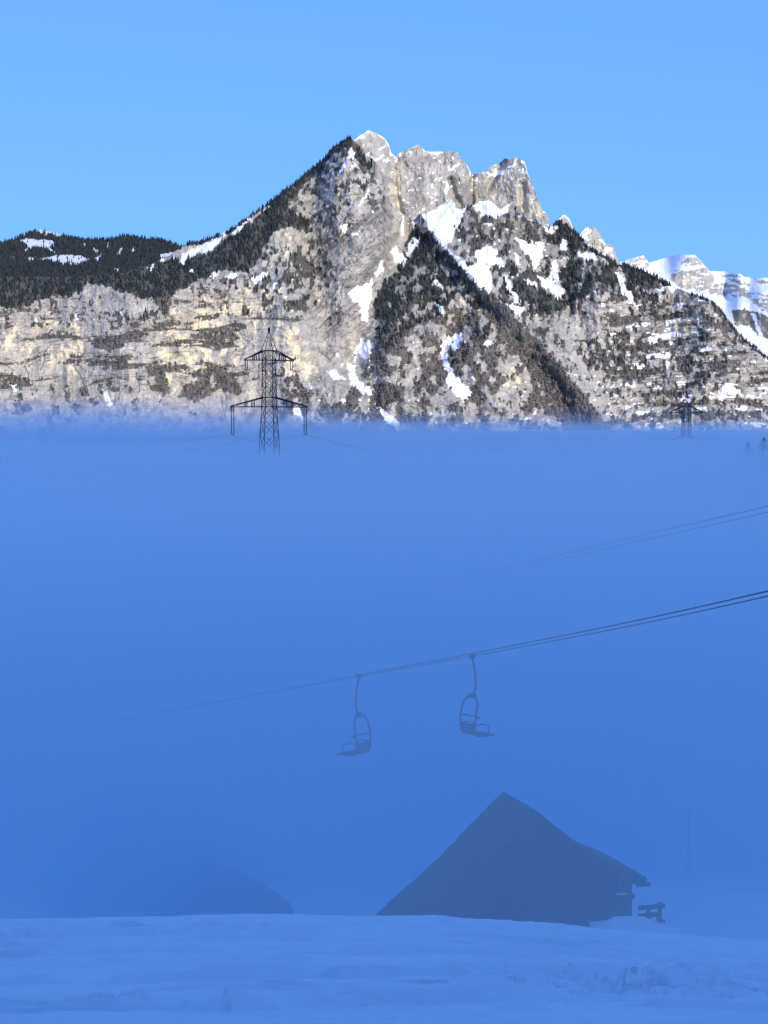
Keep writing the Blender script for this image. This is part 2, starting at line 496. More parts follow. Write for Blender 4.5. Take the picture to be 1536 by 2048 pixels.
SPECK = [([(1438, 615), (1470, 655), (1540, 716), (1600, 760), (1540, 742), (1480, 702), (1428, 640)], .55), ([(268, 588), (335, 590), (335, 640), (290, 640)], .55),
         ([(1150, 690), (1232, 652), (1288, 682), (1250, 750), (1190, 742), (1162, 720)], .55), ([(1330, 706), (1400, 688), (1482, 700), (1400, 718), (1382, 752)], .55),
         ([(560, 400), (640, 335), (700, 300), (748, 340), (776, 400), (745, 470), (640, 480), (600, 440)], .42),
         ([(530, 500), (580, 500), (640, 470), (675, 570), (690, 630), (600, 650), (520, 560)], .45),
         ([(925, 415), (1050, 425), (1240, 530), (1340, 570), (1330, 640), (1000, 620), (900, 490)], .50),
         ([(1000, 620), (1330, 600), (1440, 620), (1540, 720), (1640, 790), (1640, 862), (1230, 862)], .24),
         ([(380, 545), (520, 550), (560, 620), (480, 640), (380, 600)], .30),
         ([(-80, 600), (340, 590), (345, 660), (-80, 660)], .16)]
BARE = [([(750, 640), (870, 640), (905, 610), (960, 625), (1000, 620), (1120, 732), (1225, 870), (640, 870), (560, 800), (600, 775), (690, 800), (728, 745), (745, 690)], .60),
        ([(945, 572), (985, 590), (1040, 640), (1125, 735), (1205, 840), (1235, 875), (1140, 875), (1080, 770), (1020, 690), (950, 610)], 1.0),
        ([(820, 455), (862, 452), (905, 505), (950, 560), (930, 570), (850, 520)], .5),
        ([(-80, 785), (120, 772), (260, 762), (340, 790), (440, 820), (560, 790), (640, 875), (-80, 875)], .38),
        ([(355, 795), (385, 748), (415, 733), (450, 740), (478, 765), (486, 788), (440, 780), (400, 800)], .9),
        ([(290, 735), (312, 728), (330, 750), (342, 785), (300, 780)], .7),
        ([(560, 735), (590, 740), (610, 780), (570, 790)], .7),
        ([(180, 690), (215, 668), (250, 690), (215, 702)], .8),
        ([(280, 560), (340, 560), (345, 650), (285, 640)], .4),
        ([(1225, 680), (1330, 700), (1540, 735), (1640, 800), (1640, 870), (1225, 870)], .30),
        ([(630, 480), (655, 560), (690, 640), (660, 660), (600, 560)], .35)]
SNOW = [
    [(366, 505), (389, 498), (417, 483), (446, 466), (456, 462), (450, 478), (426, 496), (405, 506), (385, 512), (365, 528), (355, 520)],
    [(460, 468), (480, 449), (499, 434), (505, 437), (486, 456), (466, 471)], [(515, 425), (535, 411), (537, 415), (520, 428)],
    [(296, 534), (308, 528), (305, 538)], [(318, 522), (330, 518), (328, 528)], [(340, 518), (350, 512), (348, 524)],
    [(376, 540), (388, 536), (386, 544)], [(415, 548), (425, 542), (440, 548), (428, 553)], [(452, 552), (466, 545), (478, 552), (462, 558)], [(500, 560), (520, 548), (535, 545), (530, 560), (510, 568)],
    [(842, 428), (870, 418), (890, 405), (905, 396), (916, 414), (936, 412), (928, 434), (915, 455), (908, 475), (902, 486), (895, 492), (914, 516), (930, 526), (945, 531), (955, 526), (950, 506), (960, 496),
     (976, 494), (988, 500), (992, 511), (1006, 516), (1003, 540), (990, 530), (977, 537), (986, 555), (985, 566), (976, 586), (960, 579), (945, 560), (925, 535), (902, 512), (882, 490), (869, 474), (862, 458), (846, 448)],
    [(818, 484), (830, 471), (842, 478), (832, 494), (818, 514), (812, 508)], [(797, 512), (806, 505), (815, 522), (812, 536), (803, 528)],
    [(945, 414), (958, 400), (978, 398), (992, 408), (1004, 416), (1026, 403), (1014, 420), (992, 442), (976, 430), (962, 426)],
    [(1030, 478), (1048, 484), (1070, 486), (1090, 488), (1084, 512), (1073, 530), (1070, 548), (1062, 522), (1048, 500)], [(1028, 503), (1036, 508), (1043, 530), (1034, 528)],
    [(1104, 528), (1113, 520), (1114, 548), (1122, 570), (1132, 584), (1113, 600), (1107, 584), (1086, 574), (1072, 548), (1090, 558), (1102, 550)],
    [(1012, 604), (1030, 610), (1050, 612), (1042, 632), (1020, 618)], [(1008, 548), (1022, 562), (1026, 582), (1036, 590), (1046, 606), (1032, 602), (1018, 582)],
    [(1045, 553), (1072, 570), (1066, 578), (1050, 566)], [(1228, 542), (1240, 549), (1252, 572), (1263, 582), (1269, 614), (1258, 600), (1244, 576)],
    [(1284, 572), (1300, 578), (1288, 584)], [(1310, 578), (1326, 574), (1326, 584)], [(1332, 576), (1350, 568), (1368, 580), (1345, 586)],
    [(1084, 448), (1098, 453), (1116, 450), (1104, 468), (1094, 464)], [(1126, 476), (1136, 484), (1131, 503), (1124, 496)], [(1152, 506), (1182, 503), (1198, 520), (1172, 516)],
    [(693, 588), (722, 568), (745, 558), (744, 586), (737, 612), (736, 645), (727, 640), (718, 612)], [(748, 548), (758, 530), (772, 518), (766, 538), (754, 552)],
    [(780, 505), (790, 488), (806, 518), (800, 530)], [(702, 708), (722, 680), (748, 686), (740, 722), (728, 716), (716, 702)],
    [(692, 722), (710, 734), (708, 752), (740, 778), (752, 794), (730, 790), (704, 776), (696, 748)], [(748, 808), (762, 816), (782, 834), (803, 856), (794, 862), (766, 838)],
    [(648, 745), (668, 740), (688, 758), (672, 764)], [(582, 812), (600, 816), (606, 836), (588, 828)],
    [(884, 686), (902, 670), (926, 664), (926, 680), (914, 702), (898, 702), (897, 722), (908, 747), (922, 765), (942, 786), (938, 796), (926, 798), (930, 810), (915, 796), (900, 776), (892, 746), (881, 726), (880, 702)],
    [(962, 690), (974, 680), (988, 688), (974, 694)], [(868, 600), (882, 612), (888, 630), (878, 628)], [(864, 552), (874, 556), (886, 580), (872, 572)],
    [(1440, 782), (1450, 766), (1466, 775), (1486, 792), (1460, 792), (1440, 804)], [(1298, 682), (1322, 668), (1318, 680), (1300, 690)], [(1400, 692), (1425, 696), (1420, 706), (1402, 700)],
    [(700, 300), (708, 310), (702, 322), (694, 312)], [(706, 322), (712, 334), (704, 340)], [(676, 350), (690, 328), (692, 332), (680, 352)], [(716, 412), (738, 378), (742, 380), (720, 414)], [(688, 450), (697, 446), (690, 464), (684, 462)],
    [(802, 398), (822, 394), (824, 410), (802, 430), (796, 424)], [(812, 440), (836, 444), (826, 458), (814, 452)],
    [(20, 770), (32, 768), (34, 784), (22, 782)], [(202, 782), (210, 782), (224, 812), (216, 812)], [(1355, 792), (1380, 802), (1376, 812), (1360, 806)]]
CLEAN = [[(1120, 640), (1180, 610), (1262, 602), (1244, 650), (1160, 690)], [(1290, 645), (1330, 612), (1420, 612), (1452, 650), (1400, 672), (1310, 676)], [(1405, 718), (1500, 714), (1545, 740), (1545, 768), (1430, 765)],
         [(1290, 690), (1370, 690), (1360, 712), (1300, 716)], [(1400, 775), (1540, 780), (1640, 800), (1640, 815), (1420, 800)], [(600, 640), (680, 560), (745, 600), (730, 660), (690, 700), (620, 720)], [(640, 470), (760, 400), (770, 480), (740, 560), (680, 560)]]
SNOWY = [([(915, 410), (1050, 425), (1250, 530), (1340, 575), (1300, 640), (1050, 640), (900, 490)], .60),          # speckled snow: polygon, share
         ([(600, 380), (690, 290), (780, 400), (760, 470), (640, 490)], .50),
         ([(1230, 600), (1440, 620), (1540, 715), (1640, 800), (1640, 862), (1200, 862), (1130, 760)], .54),
         ([(640, 690), (760, 690), (860, 862), (560, 862)], .50),
         ([(800, 640), (1150, 740), (1200, 862), (820, 862)], .40),
         ([(-80, 790), (560, 800), (600, 870), (-80, 870)], .30),
         ([(-80, 600), (330, 600), (330, 650), (-80, 660)], .35), ([(500, 540), (640, 540), (680, 640), (560, 620)], .38)]
OCHRE = [[(330, 620), (420, 600), (500, 610), (520, 660), (470, 700), (480, 760), (440, 730), (380, 760), (340, 790), (320, 700)], [(90, 640), (150, 650), (160, 730), (100, 730)], [(5, 650), (70, 655), (60, 710), (5, 715)],
         [(470, 560), (560, 575), (560, 630), (490, 620)], [(540, 640), (600, 650), (620, 740), (600, 780), (560, 740)], [(640, 580), (662, 575), (655, 612), (640, 610)],
         [(905, 605), (925, 585), (945, 590), (930, 630), (910, 640)], [(990, 740), (1030, 735), (1035, 772), (1000, 775)], [(1400, 770), (1440, 770), (1438, 796), (1402, 790)], [(560, 455), (590, 460), (595, 490), (575, 500), (555, 480)]]

def wmap(zones, u, v):
    w = np.zeros(np.shape(u))
    for p, a in zones: w = np.where(inside(p, u, v), np.maximum(w, a), w)
    return w
def sheet(name, top, u0, u1, vb, depth, rel, paint, nc, nr, label, back=900, drop=-160.):
    """a mountainside from its skyline down to row vb, closed off behind the skyline and down to the valley floor"""
    u = np.linspace(u0, u1, nc)
    tp = lin(top, u)
    tp = tp + 3.0 * (fbm(u / 9, u * 0 + .5, 3, 91) - .5) + 4 * (fbm(u / 24, u * 0 + 2.5, 2, 92) - .5)
    t = np.linspace(0, 1, nr)
    U = np.repeat(u[None], nr, 0)
    V = vb - (vb - tp)[None] * t[:, None]
    Y = depth(U, V) + rel(U, V)
    A = paint(U, V)
    Pn = at_np(U, V, Y)
    low = Pn[0].copy(); low[:, 1] -= 150; low[:, 2] = drop
    rows = [low[None], Pn]
    top_row = Pn[-1]
    for k, (dy, dz) in enumerate(((.06, .08), (.25, .3), (1, 1))):
        q = top_row.copy(); q[:, 1] += back * dy; q[:, 2] -= (top_row[:, 2] - drop) * dz
        rows.append(q[None])
    G = np.concatenate(rows, 0)
    pad = lambda a: np.concatenate([a[:1], a, a[-1:], a[-1:], a[-1:]], 0)
    o = big_mesh(name, G.reshape(-1, 3), grid_faces(nr + 4, nc), M_rock, {k: pad(a) for k, a in A.items()})
    tag(o, label, kind='structure')
    return o

def paint_main(u, v):
    nu, nv = noisy(u, v)
    snow = any_in(SNOW, nu, nv).astype(float)
    sp = wmap(SNOWY, *noisy(u, v, 3, 5))
    sp = sp * np.where(any_in(CLEAN, nu, nv), .7, 1)
    k = fbm(u / 10, v / 8, 3, 50) * .75 + .25 * fbm(u / 45, v / 45, 2, 51)
    snow = np.maximum(snow, (k > 1 - sp + .32).astype(float) * (sp > 0))
    spk = (fbm(u / 9, v / 9, 2, 57) > .83) * (sp > .3)
    snow = np.maximum(snow, spk)
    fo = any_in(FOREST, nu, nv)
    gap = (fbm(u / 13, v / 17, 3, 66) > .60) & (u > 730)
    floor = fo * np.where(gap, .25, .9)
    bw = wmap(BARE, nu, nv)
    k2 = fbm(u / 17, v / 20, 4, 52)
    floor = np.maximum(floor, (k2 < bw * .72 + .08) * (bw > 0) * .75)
    # shrub-grown ledges on the walls
    wall = sstep(640, 580, u) * sstep(580, 612, v) * sstep(800, 760, v)
    lg = ledge(u, v)
    pres = fbm(u / 46, v / 46, 3, 53)
    led = (lg < .325 + .34 * np.clip(pres - .40, 0, .3)) * (fbm(u / 6, v / 4, 2, 58) > .32)
    floor = np.where(wall > .5, np.maximum(floor, led * .8), floor)
    right = sstep(1180, 1260, u) * sstep(585, 615, v)
    lr = ledge(u, v, 18)
    led = (lr < .42) * (fbm(u / 24, v / 20, 3, 54) > .42)
    floor = np.where(right > .5, np.maximum(floor, led * .8), floor)
    snow = np.where(right > .5, np.maximum(snow, (lr > .60) * (fbm(u / 20, v / 12, 3, 59) > .58)), snow)
    ws = wmap(SPECK, *noisy(u, v, 2, 3))
    ws = ws * np.where(any_in(CLEAN, nu, nv), .25, 1.15)
    dk = (fbm(u / 8, v / 11, 3, 55) < .28 + .38 * ws + .25 * (fbm(u / 40, v / 40, 2, 63) - .5)) * (ws > 0)
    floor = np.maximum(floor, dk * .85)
    snow = snow * (floor < .5) + snow * (floor >= .5) * any_in(SNOW, nu, nv)
    floor = floor * (1 - snow)
    och = any_in(OCHRE, *noisy(u, v, 3.0, 2)) * sstep(.36, .62, fbm(u / 16, v / 20, 3, 56)) * .95 * sstep(830, 780, v)
    och = och + .22 * wall * sstep(.5, .7, fbm(u / 24, v / 30, 3, 61))
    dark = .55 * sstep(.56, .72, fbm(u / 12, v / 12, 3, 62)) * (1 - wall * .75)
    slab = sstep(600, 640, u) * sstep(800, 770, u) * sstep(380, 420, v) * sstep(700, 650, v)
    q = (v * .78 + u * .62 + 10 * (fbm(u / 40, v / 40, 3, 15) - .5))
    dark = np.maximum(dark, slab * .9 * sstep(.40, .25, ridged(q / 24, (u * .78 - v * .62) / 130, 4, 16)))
    # bedding lines
    brk = fbm(u / 26, v / 18, 3, 64)
    for c_ in (.36, .45, .54, .62):
        dark = np.maximum(dark, wall * .9 * (np.abs(lg - c_) < .011) * (brk > .40))
        dark = np.maximum(dark, right * .9 * (np.abs(lr - c_) < .012) * (brk > .42))
    sl_ = fbm((u * .78 - v * .62) / 120, q / 13, 4, 65, .55)
    for c_ in (.34, .42, .50, .58, .66):
        dark = np.maximum(dark, slab * .9 * (np.abs(sl_ - c_) < .014) * (brk > .44))
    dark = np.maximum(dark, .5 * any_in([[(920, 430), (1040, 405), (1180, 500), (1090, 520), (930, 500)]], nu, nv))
    return dict(snow=snow, floor=floor, ochre=np.clip(och, 0, 1) * (1 - floor), dark=dark)
main_depth = lambda u, v: samp(Yr, u, v)
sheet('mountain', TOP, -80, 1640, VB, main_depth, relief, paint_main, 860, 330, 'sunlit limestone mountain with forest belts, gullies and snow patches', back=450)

# --- pale rock peaks behind the summit ---------------------------------------------------------------------------------------
TOP_C = [(640, 420), (680, 310), (700, 284), (712, 278), (722, 270), (736, 261), (752, 266), (770, 277), (778, 290), (783, 306), (790, 312), (800, 306), (815, 298), (836, 289), (842, 294), (850, 301),
         (877, 304), (890, 304), (915, 302), (921, 318), (935, 332), (944, 349), (960, 345), (975, 340), (987, 330), (1003, 324), (1010, 316), (1020, 319), (1037, 315), (1050, 325), (1057, 352), (1068, 375),
         (1075, 395), (1082, 415), (1097, 431), (1100, 448), (1108, 458), (1115, 441), (1128, 430), (1138, 438), (1146, 456), (1153, 478), (1160, 470), (1170, 458), (1186, 455), (1200, 465), (1208, 486),
         (1213, 487), (1226, 491), (1233, 512), (1238, 530), (1250, 560)]
def depth_c(u, v):
    e = (HZ - v) / F
    return 6150 * (1 + e * .45) + np.interp(u, [640, 760, 800, 930, 945, 1090, 1110, 1250], [-60, 0, 60, 40, 160, 60, 260, 300])
BUTT = [[(736, 261), (745, 330), (760, 420)], [(836, 289), (850, 360), (840, 440)], [(915, 302), (905, 350), (900, 400)], [(1037, 315), (1030, 380), (1060, 440)], [(1060, 352), (1080, 430), (1100, 470)], [(1186, 455), (1200, 530)], [(1128, 430), (1130, 480)]]
GROOVE = [[(785, 310), (790, 380), (800, 430)], [(900, 360), (908, 390), (925, 420)], [(944, 350), (938, 380), (945, 420)], [(1003, 324), (990, 350), (975, 380)], [(1045, 370), (1047, 420)], [(1108, 455), (1110, 500)]]
def rel_c(u, v):
    o = 0
    for l in BUTT: o = o - 30 * np.exp(-(polydist(l, u, v)[0] / 30) ** 2)
    for l in GROOVE: o = o + 34 * np.exp(-(polydist(l, u, v)[0] / 7) ** 2)
    wu = u + 8 * (fbm(u / 20, v / 20, 3, 101) - .5)
    o = o - 24 * (ridged(wu / 44, v / 80, 5, 102) - .5) - 16 * (ridged(wu / 15, v / 19, 4, 103) - .5)
    o = o - 5 * worley(wu / 9, v / 12, 104)[1]
    return o
def paint_c(u, v):
    nu, nv = noisy(u, v, .6)
    tp = lin(TOP_C, u)
    cap = ((v - tp) < 2 + 6 * (fbm(u / 14, u * 0, 2, 105) - .35)) * (fbm(u / 30, u * 0 + 3, 2, 106) > .42)
    P_ = [[(855, 302), (880, 303), (875, 310), (858, 308)], [(896, 340), (920, 325), (922, 330), (900, 344)], [(976, 345), (1008, 342), (1005, 350), (980, 350)], [(1015, 332), (1030, 326), (1028, 332), (1018, 336)],
          [(892, 360), (898, 372), (895, 390), (888, 386)], [(745, 320), (765, 306), (768, 310), (750, 324)], [(775, 316), (785, 324), (770, 326)], [(790, 316), (802, 304), (802, 312)], [(1162, 474), (1182, 460), (1184, 464), (1168, 480)],
          [(1208, 500), (1222, 492), (1224, 498), (1210, 506)]]
    snow = np.maximum(cap, any_in(P_, nu, nv)).astype(float)
    snow = np.maximum(snow, (fbm(u / 8, v / 5, 3, 107) > .74))
    och = .85 * any_in([[(770, 350), (800, 345), (800, 400), (785, 425)], [(935, 350), (945, 355), (945, 380), (935, 375)], [(1050, 390), (1075, 400), (1080, 430), (1055, 435)], [(980, 375), (1000, 372), (1000, 400), (985, 400)]], *noisy(u, v, 2, 4)) * sstep(.35, .6, fbm(u / 14, v / 18, 3, 108))
    dark = .45 * sstep(.55, .7, fbm(u / 14, v / 20, 3, 109)) + .5 * any_in([[(893, 355), (905, 350), (935, 380), (925, 405), (910, 400)]], nu, nv)
    return dict(snow=snow, floor=snow * 0, ochre=och * (1 - snow), dark=dark)
sheet('rock_peaks', TOP_C, 640, 1250, 600, depth_c, rel_c, paint_c, 420, 170, 'pale bare rock towers behind the summit, snow along their tops', back=500)

# --- forested hill to the left ------------------------------------------------------------------------------------------------
TOP_A = [(-80, 492), (0, 485), (20, 483), (40, 474), (60, 466), (80, 459), (100, 463), (120, 469), (150, 479), (180, 480), (230, 478), (245, 472), (280, 476), (320, 481), (345, 487), (362, 496), (380, 500), (420, 520), (460, 560)]
def depth_a(u, v):
    return 5700 + (600 - v) * 13.5 + 0 * u
def rel_a(u, v):
    return -60 * (fbm(u / 70, v / 25, 4, 121) - .5) - 40 * (fbm(u / 20, v / 10, 2, 122) - .5)
SNOW_A = [[(38, 482), (52, 478), (85, 479), (106, 482), (112, 488), (100, 496), (112, 504), (104, 508), (94, 500), (80, 495), (58, 500), (48, 490)],
          [(76, 520), (100, 513), (130, 509), (162, 512), (184, 520), (170, 526), (155, 533), (140, 531), (120, 529), (100, 524)],
          [(72, 464), (80, 458), (110, 464), (126, 470), (118, 477), (100, 471), (82, 468)], [(164, 488), (172, 480), (171, 496)], [(181, 488), (190, 496), (202, 502), (190, 510)], [(210, 498), (217, 484), (220, 498)],
          [(233, 510), (240, 498), (248, 494), (240, 514)], [(262, 512), (266, 494), (272, 504)], [(224, 536), (240, 538), (238, 546)], [(186, 518), (206, 508), (198, 528)], [(8, 514), (32, 515), (30, 519)], [(38, 512), (76, 514), (60, 524)],
          [(318, 508), (334, 505), (350, 505), (356, 514), (340, 522), (322, 520)], [(296, 534), (310, 528), (306, 538)], [(48, 500), (56, 500), (52, 508)], [(100, 470), (122, 470), (116, 478)]]
def paint_a(u, v):
    s = any_in(SNOW_A, *noisy(u, v, .6)).astype(float)
    return dict(snow=s, floor=1 - s, ochre=s * 0, dark=s * 0)
sheet('hill', TOP_A, -80, 460, 600, depth_a, rel_a, paint_a, 270, 90, 'wooded hill with white clearings, left of the summit', back=700)

# --- snow plateau far to the right ----------------------------------------------------------------------------------------------
TOP_E = [(1180, 545), (1230, 527), (1258, 520), (1287, 512), (1292, 519), (1298, 527), (1310, 521), (1340, 512), (1365, 508), (1390, 510), (1402, 522), (1412, 535), (1420, 543), (1450, 544), (1480, 548), (1490, 556), (1536, 556), (1640, 562)]
ROCK_E = [[(1362, 528), (1372, 513), (1386, 511), (1397, 517), (1404, 529), (1380, 531), (1360, 533)],
          [(1338, 556), (1352, 540), (1390, 538), (1412, 536), (1424, 545), (1432, 560), (1418, 573), (1390, 576), (1368, 580), (1350, 568)],
          [(1385, 576), (1420, 571), (1440, 564), (1465, 570), (1496, 579), (1502, 596), (1480, 592), (1440, 590), (1415, 586), (1390, 583)],
          [(1492, 588), (1520, 598), (1560, 600), (1640, 612), (1640, 640), (1560, 626), (1530, 622), (1508, 610)],
          [(1440, 549), (1470, 550), (1490, 555), (1470, 556), (1445, 553)], [(1452, 560), (1480, 562), (1502, 570), (1500, 574), (1470, 567)], [(1508, 560), (1530, 560), (1560, 566), (1515, 567)], [(1496, 586), (1540, 592), (1600, 594), (1540, 597)],
          [(1258, 523), (1288, 514), (1291, 519), (1262, 527)], [(1262, 532), (1294, 524), (1300, 534), (1270, 540)]]
DARK_E = [[(1466, 622), (1490, 618), (1512, 622), (1560, 640), (1640, 660), (1640, 700), (1550, 685), (1520, 672), (1498, 652), (1470, 652)]]
CHUTE_E = [[(1500, 626), (1508, 628), (1520, 655), (1528, 678), (1520, 672), (1510, 648)]]
slE = np.full(RU.shape, .5)
for p in ROCK_E + DARK_E: slE[inside(p, RU, RV)] = 3.0
slE = np.exp(blur(np.log(slE), 1))
YE = np.zeros(RU.shape); YE[0] = 7400
for k in range(1, len(rv)):
    e = (HZ - rv[k - 1]) / F
    YE[k] = YE[k - 1] * (1 + (5 / F) / np.maximum(slE[k - 1] - e, .12))
YE = blur(YE, 2)
def rel_e(u, v):
    return -12 * (ridged(u / 60, v / 50, 4, 131) - .5) - 8 * (ridged(u / 14, v / 22, 3, 132) - .5)
def paint_e(u, v):
    nu, nv = noisy(u, v, .55)
    r = any_in(ROCK_E, nu, nv); d = any_in(DARK_E, nu, nv) & ~any_in(CHUTE_E, nu, nv)
    s = 1. - (r | d)
    s = np.maximum(s, (fbm(u / 9, v / 4, 3, 133) > .66) * r)
    fl = d * (fbm(u / 8, v / 9, 3, 134) > .42) * .6
    och = r * .6 * any_in([[(1350, 555), (1390, 552), (1388, 576), (1352, 574)]], *noisy(u, v, 2, 6))
    return dict(snow=s * (1 - fl), floor=fl, ochre=och * (1 - s), dark=d * .5)
sheet('snow_plateau', TOP_E, 1180, 1640, 780, lambda u, v: samp(YE, u, v), rel_e, paint_e, 300, 130, 'far snow plateau with grey cliff bands, beyond the right shoulder', back=900)

# ------------------------------------------------------------------ woods on the mountains (two masses too far off to count)
def tree_mass(name, pts, h, proto, faces, mat_, label, squash=(1, 1)):
    n = len(pts)
    a = rng.uniform(0, 6.28, n); ca, sa = np.cos(a)[:, None], np.sin(a)[:, None]
    w = rng.uniform(squash[0], squash[1], n)[:, None]
    jit = 1 + rng.uniform(-.18, .18, (n, len(proto)))
    px, py, pz = proto[:, 0][None] * jit, proto[:, 1][None] * jit, proto[:, 2][None]
    X = (px * ca - py * sa) * w * h[:, None] + pts[:, :1]
    Yy = (px * sa + py * ca) * w * h[:, None] + pts[:, 1:2]
    Z = pz * h[:, None] + pts[:, 2:3]
    V = np.stack([X, Yy, Z], -1).reshape(-1, 3)
    Fc = (faces[None] + (np.arange(n) * len(proto))[:, None, None]).reshape(-1, 3)
    tone = np.repeat(rng.uniform(0, 1, n) ** 1.5, len(proto))
    return tag(big_mesh(name, V, Fc, mat_, {'tone': tone}), label, kind='stuff')
def conifer_proto():
    V = []; Fc = []
    for z0, z1, r in ((.0, .55, .21), (.28, .80, .16), (.58, 1.0, .10)):
        b0 = len(V)
        for k in range(5):
            a = k * 2 * math.pi / 5 + z0 * 3
            V.append((r * math.cos(a), r * math.sin(a), z0))
        V.append((0, 0, z1))
        Fc += [(b0 + k, b0 + (k + 1) % 5, b0 + 5) for k in range(5)]
    return np.array(V), np.array(Fc)
def bare_proto():
    V = [(0, 0, 0)]; Fc = []
    for z, r in ((.35, .26), (.72, .30)):
        for k in range(5):
            a = k * 2 * math.pi / 5 + z * 4
            V.append((r * math.cos(a), r * math.sin(a), z + .1 * math.sin(k * 2.4)))
    V.append((0, 0, 1.0))
    for k in range(5):
        j = (k + 1) % 5
        Fc += [(0, 1 + j, 1 + k), (1 + k, 1 + j, 6 + j), (1 + k, 6 + j, 6 + k), (6 + k, 6 + j, 11)]
    return np.array(V), np.array(Fc)
def scatter(n, u0, u1, v1, top):
    u = rng.uniform(u0, u1, n); tp = lin(top, u)
    v = tp + 1 + (v1 - tp) * rng.uniform(0, 1, n)
    # keep the number per picture area even
    keep = rng.uniform(0, 1, n) < (v1 - tp) / (v1 - tp).max()
    return u[keep], v[keep]
con_p, con_h, bare_p, bare_h = [], [], [], []
def take(u, v, Y, h, P_, H_):
    P_.append(at_np(u, v, Y) - np.array([0, 0, 1.5])); H_.append(h)
u, v = scatter(150000, -80, 1640, 880, TOP)
nu, nv = noisy(u, v, .7)
fo = any_in(FOREST, nu, nv); ws = wmap(SPECK, *noisy(u, v, 2, 3)); sn = any_in(SNOW, nu, nv)
ws = ws * np.where(any_in(CLEAN, nu, nv), .25, 1.15)
dk = (fbm(u / 8, v / 11, 3, 55) < .28 + .38 * ws + .25 * (fbm(u / 40, v / 40, 2, 63) - .5)) * (ws > 0)
k = fbm(u / 16, v / 20, 3, 52)
clump = fbm(u / 22, v / 18, 3, 141)
gap = (fbm(u / 13, v / 17, 3, 66) > .60) & (u > 730)
pr = np.where(fo, np.where(gap, .05, .42), 0) + np.where(~fo, dk * ws * .34, 0)
pr = pr * np.where(sn, .06, 1) * np.where(fo & (clump > .64), .35, 1)
acc = rng.uniform(0, 1, len(u)) < pr
Yt = main_depth(u, v) + relief(u, v)
hh = rng.uniform(9, 17, len(u)) * np.where(fo, 1, .72)
take(u[acc], v[acc], Yt[acc], hh[acc], con_p, con_h)
bw = wmap(BARE, nu, nv)
k2 = fbm(u / 17, v / 20, 4, 52)
pr = bw * (k2 < bw * .72 + .10) * .42 * np.where(sn, .04, 1)
pres = fbm(u / 46, v / 46, 3, 53)
wall = (u < 610) & (v > 600) & (v < 780)
pr = np.maximum(pr, wall * (ledge(u, v) < .325 + .34 * np.clip(pres - .40, 0, .3)) * .22)
pr = np.maximum(pr, ((u > 1200) & (v > 600)) * (ledge(u, v, 18) < .42) * (fbm(u / 24, v / 20, 3, 54) > .42) * .22)
acc = (rng.uniform(0, 1, len(u)) < pr) & ~acc
take(u[acc], v[acc], Yt[acc], rng.uniform(6, 12, acc.sum()), bare_p, bare_h)
# skyline trees along the ridges
us = np.concatenate([rng.uniform(360, 700, 420), rng.uniform(1090, 1345, 260), rng.uniform(1380, 1560, 120), rng.uniform(925, 950, 12)])
vs = lin(TOP, us) + rng.uniform(-.5, 5, len(us))
ok = ~any_in(SNOW, us, vs) | (rng.uniform(0, 1, len(us)) < .3)
us, vs = us[ok], vs[ok]
take(us, vs, main_depth(us, vs) + relief(us, vs) - 3, rng.uniform(6, 13, len(us)), con_p, con_h)
# hill to the left
u, v = scatter(26000, -80, 440, 575, TOP_A)
sn = any_in(SNOW_A, u, v)
acc = rng.uniform(0, 1, len(u)) < np.where(sn, .02, .55)
take(u[acc], v[acc], depth_a(u[acc], v[acc]) + rel_a(u[acc], v[acc]), rng.uniform(11, 20, acc.sum()), con_p, con_h)
us = rng.uniform(-80, 365, 330); us = us[(fbm(us / 14, us * 0, 2, 143) > .40) & ~((us > 70) & (us < 122))]
vs = lin(TOP_A, us) + rng.uniform(0, 4, len(us))
take(us, vs, depth_a(us, vs) + rel_a(us, vs) - 5, rng.uniform(11, 19, len(us)), con_p, con_h)
V_, F_ = conifer_proto()
tree_mass('conifer_forest', np.concatenate(con_p), np.concatenate(con_h), V_, F_, M_conifer, 'dark conifer woods across the mountainside and the hill', (.8, 1.3))
V_, F_ = bare_proto()
tree_mass('leafless_forest', np.concatenate(bare_p), np.concatenate(bare_h), V_, F_, M_bare, 'brown leafless woods on the lower slopes of the mountain', (.8, 1.4))

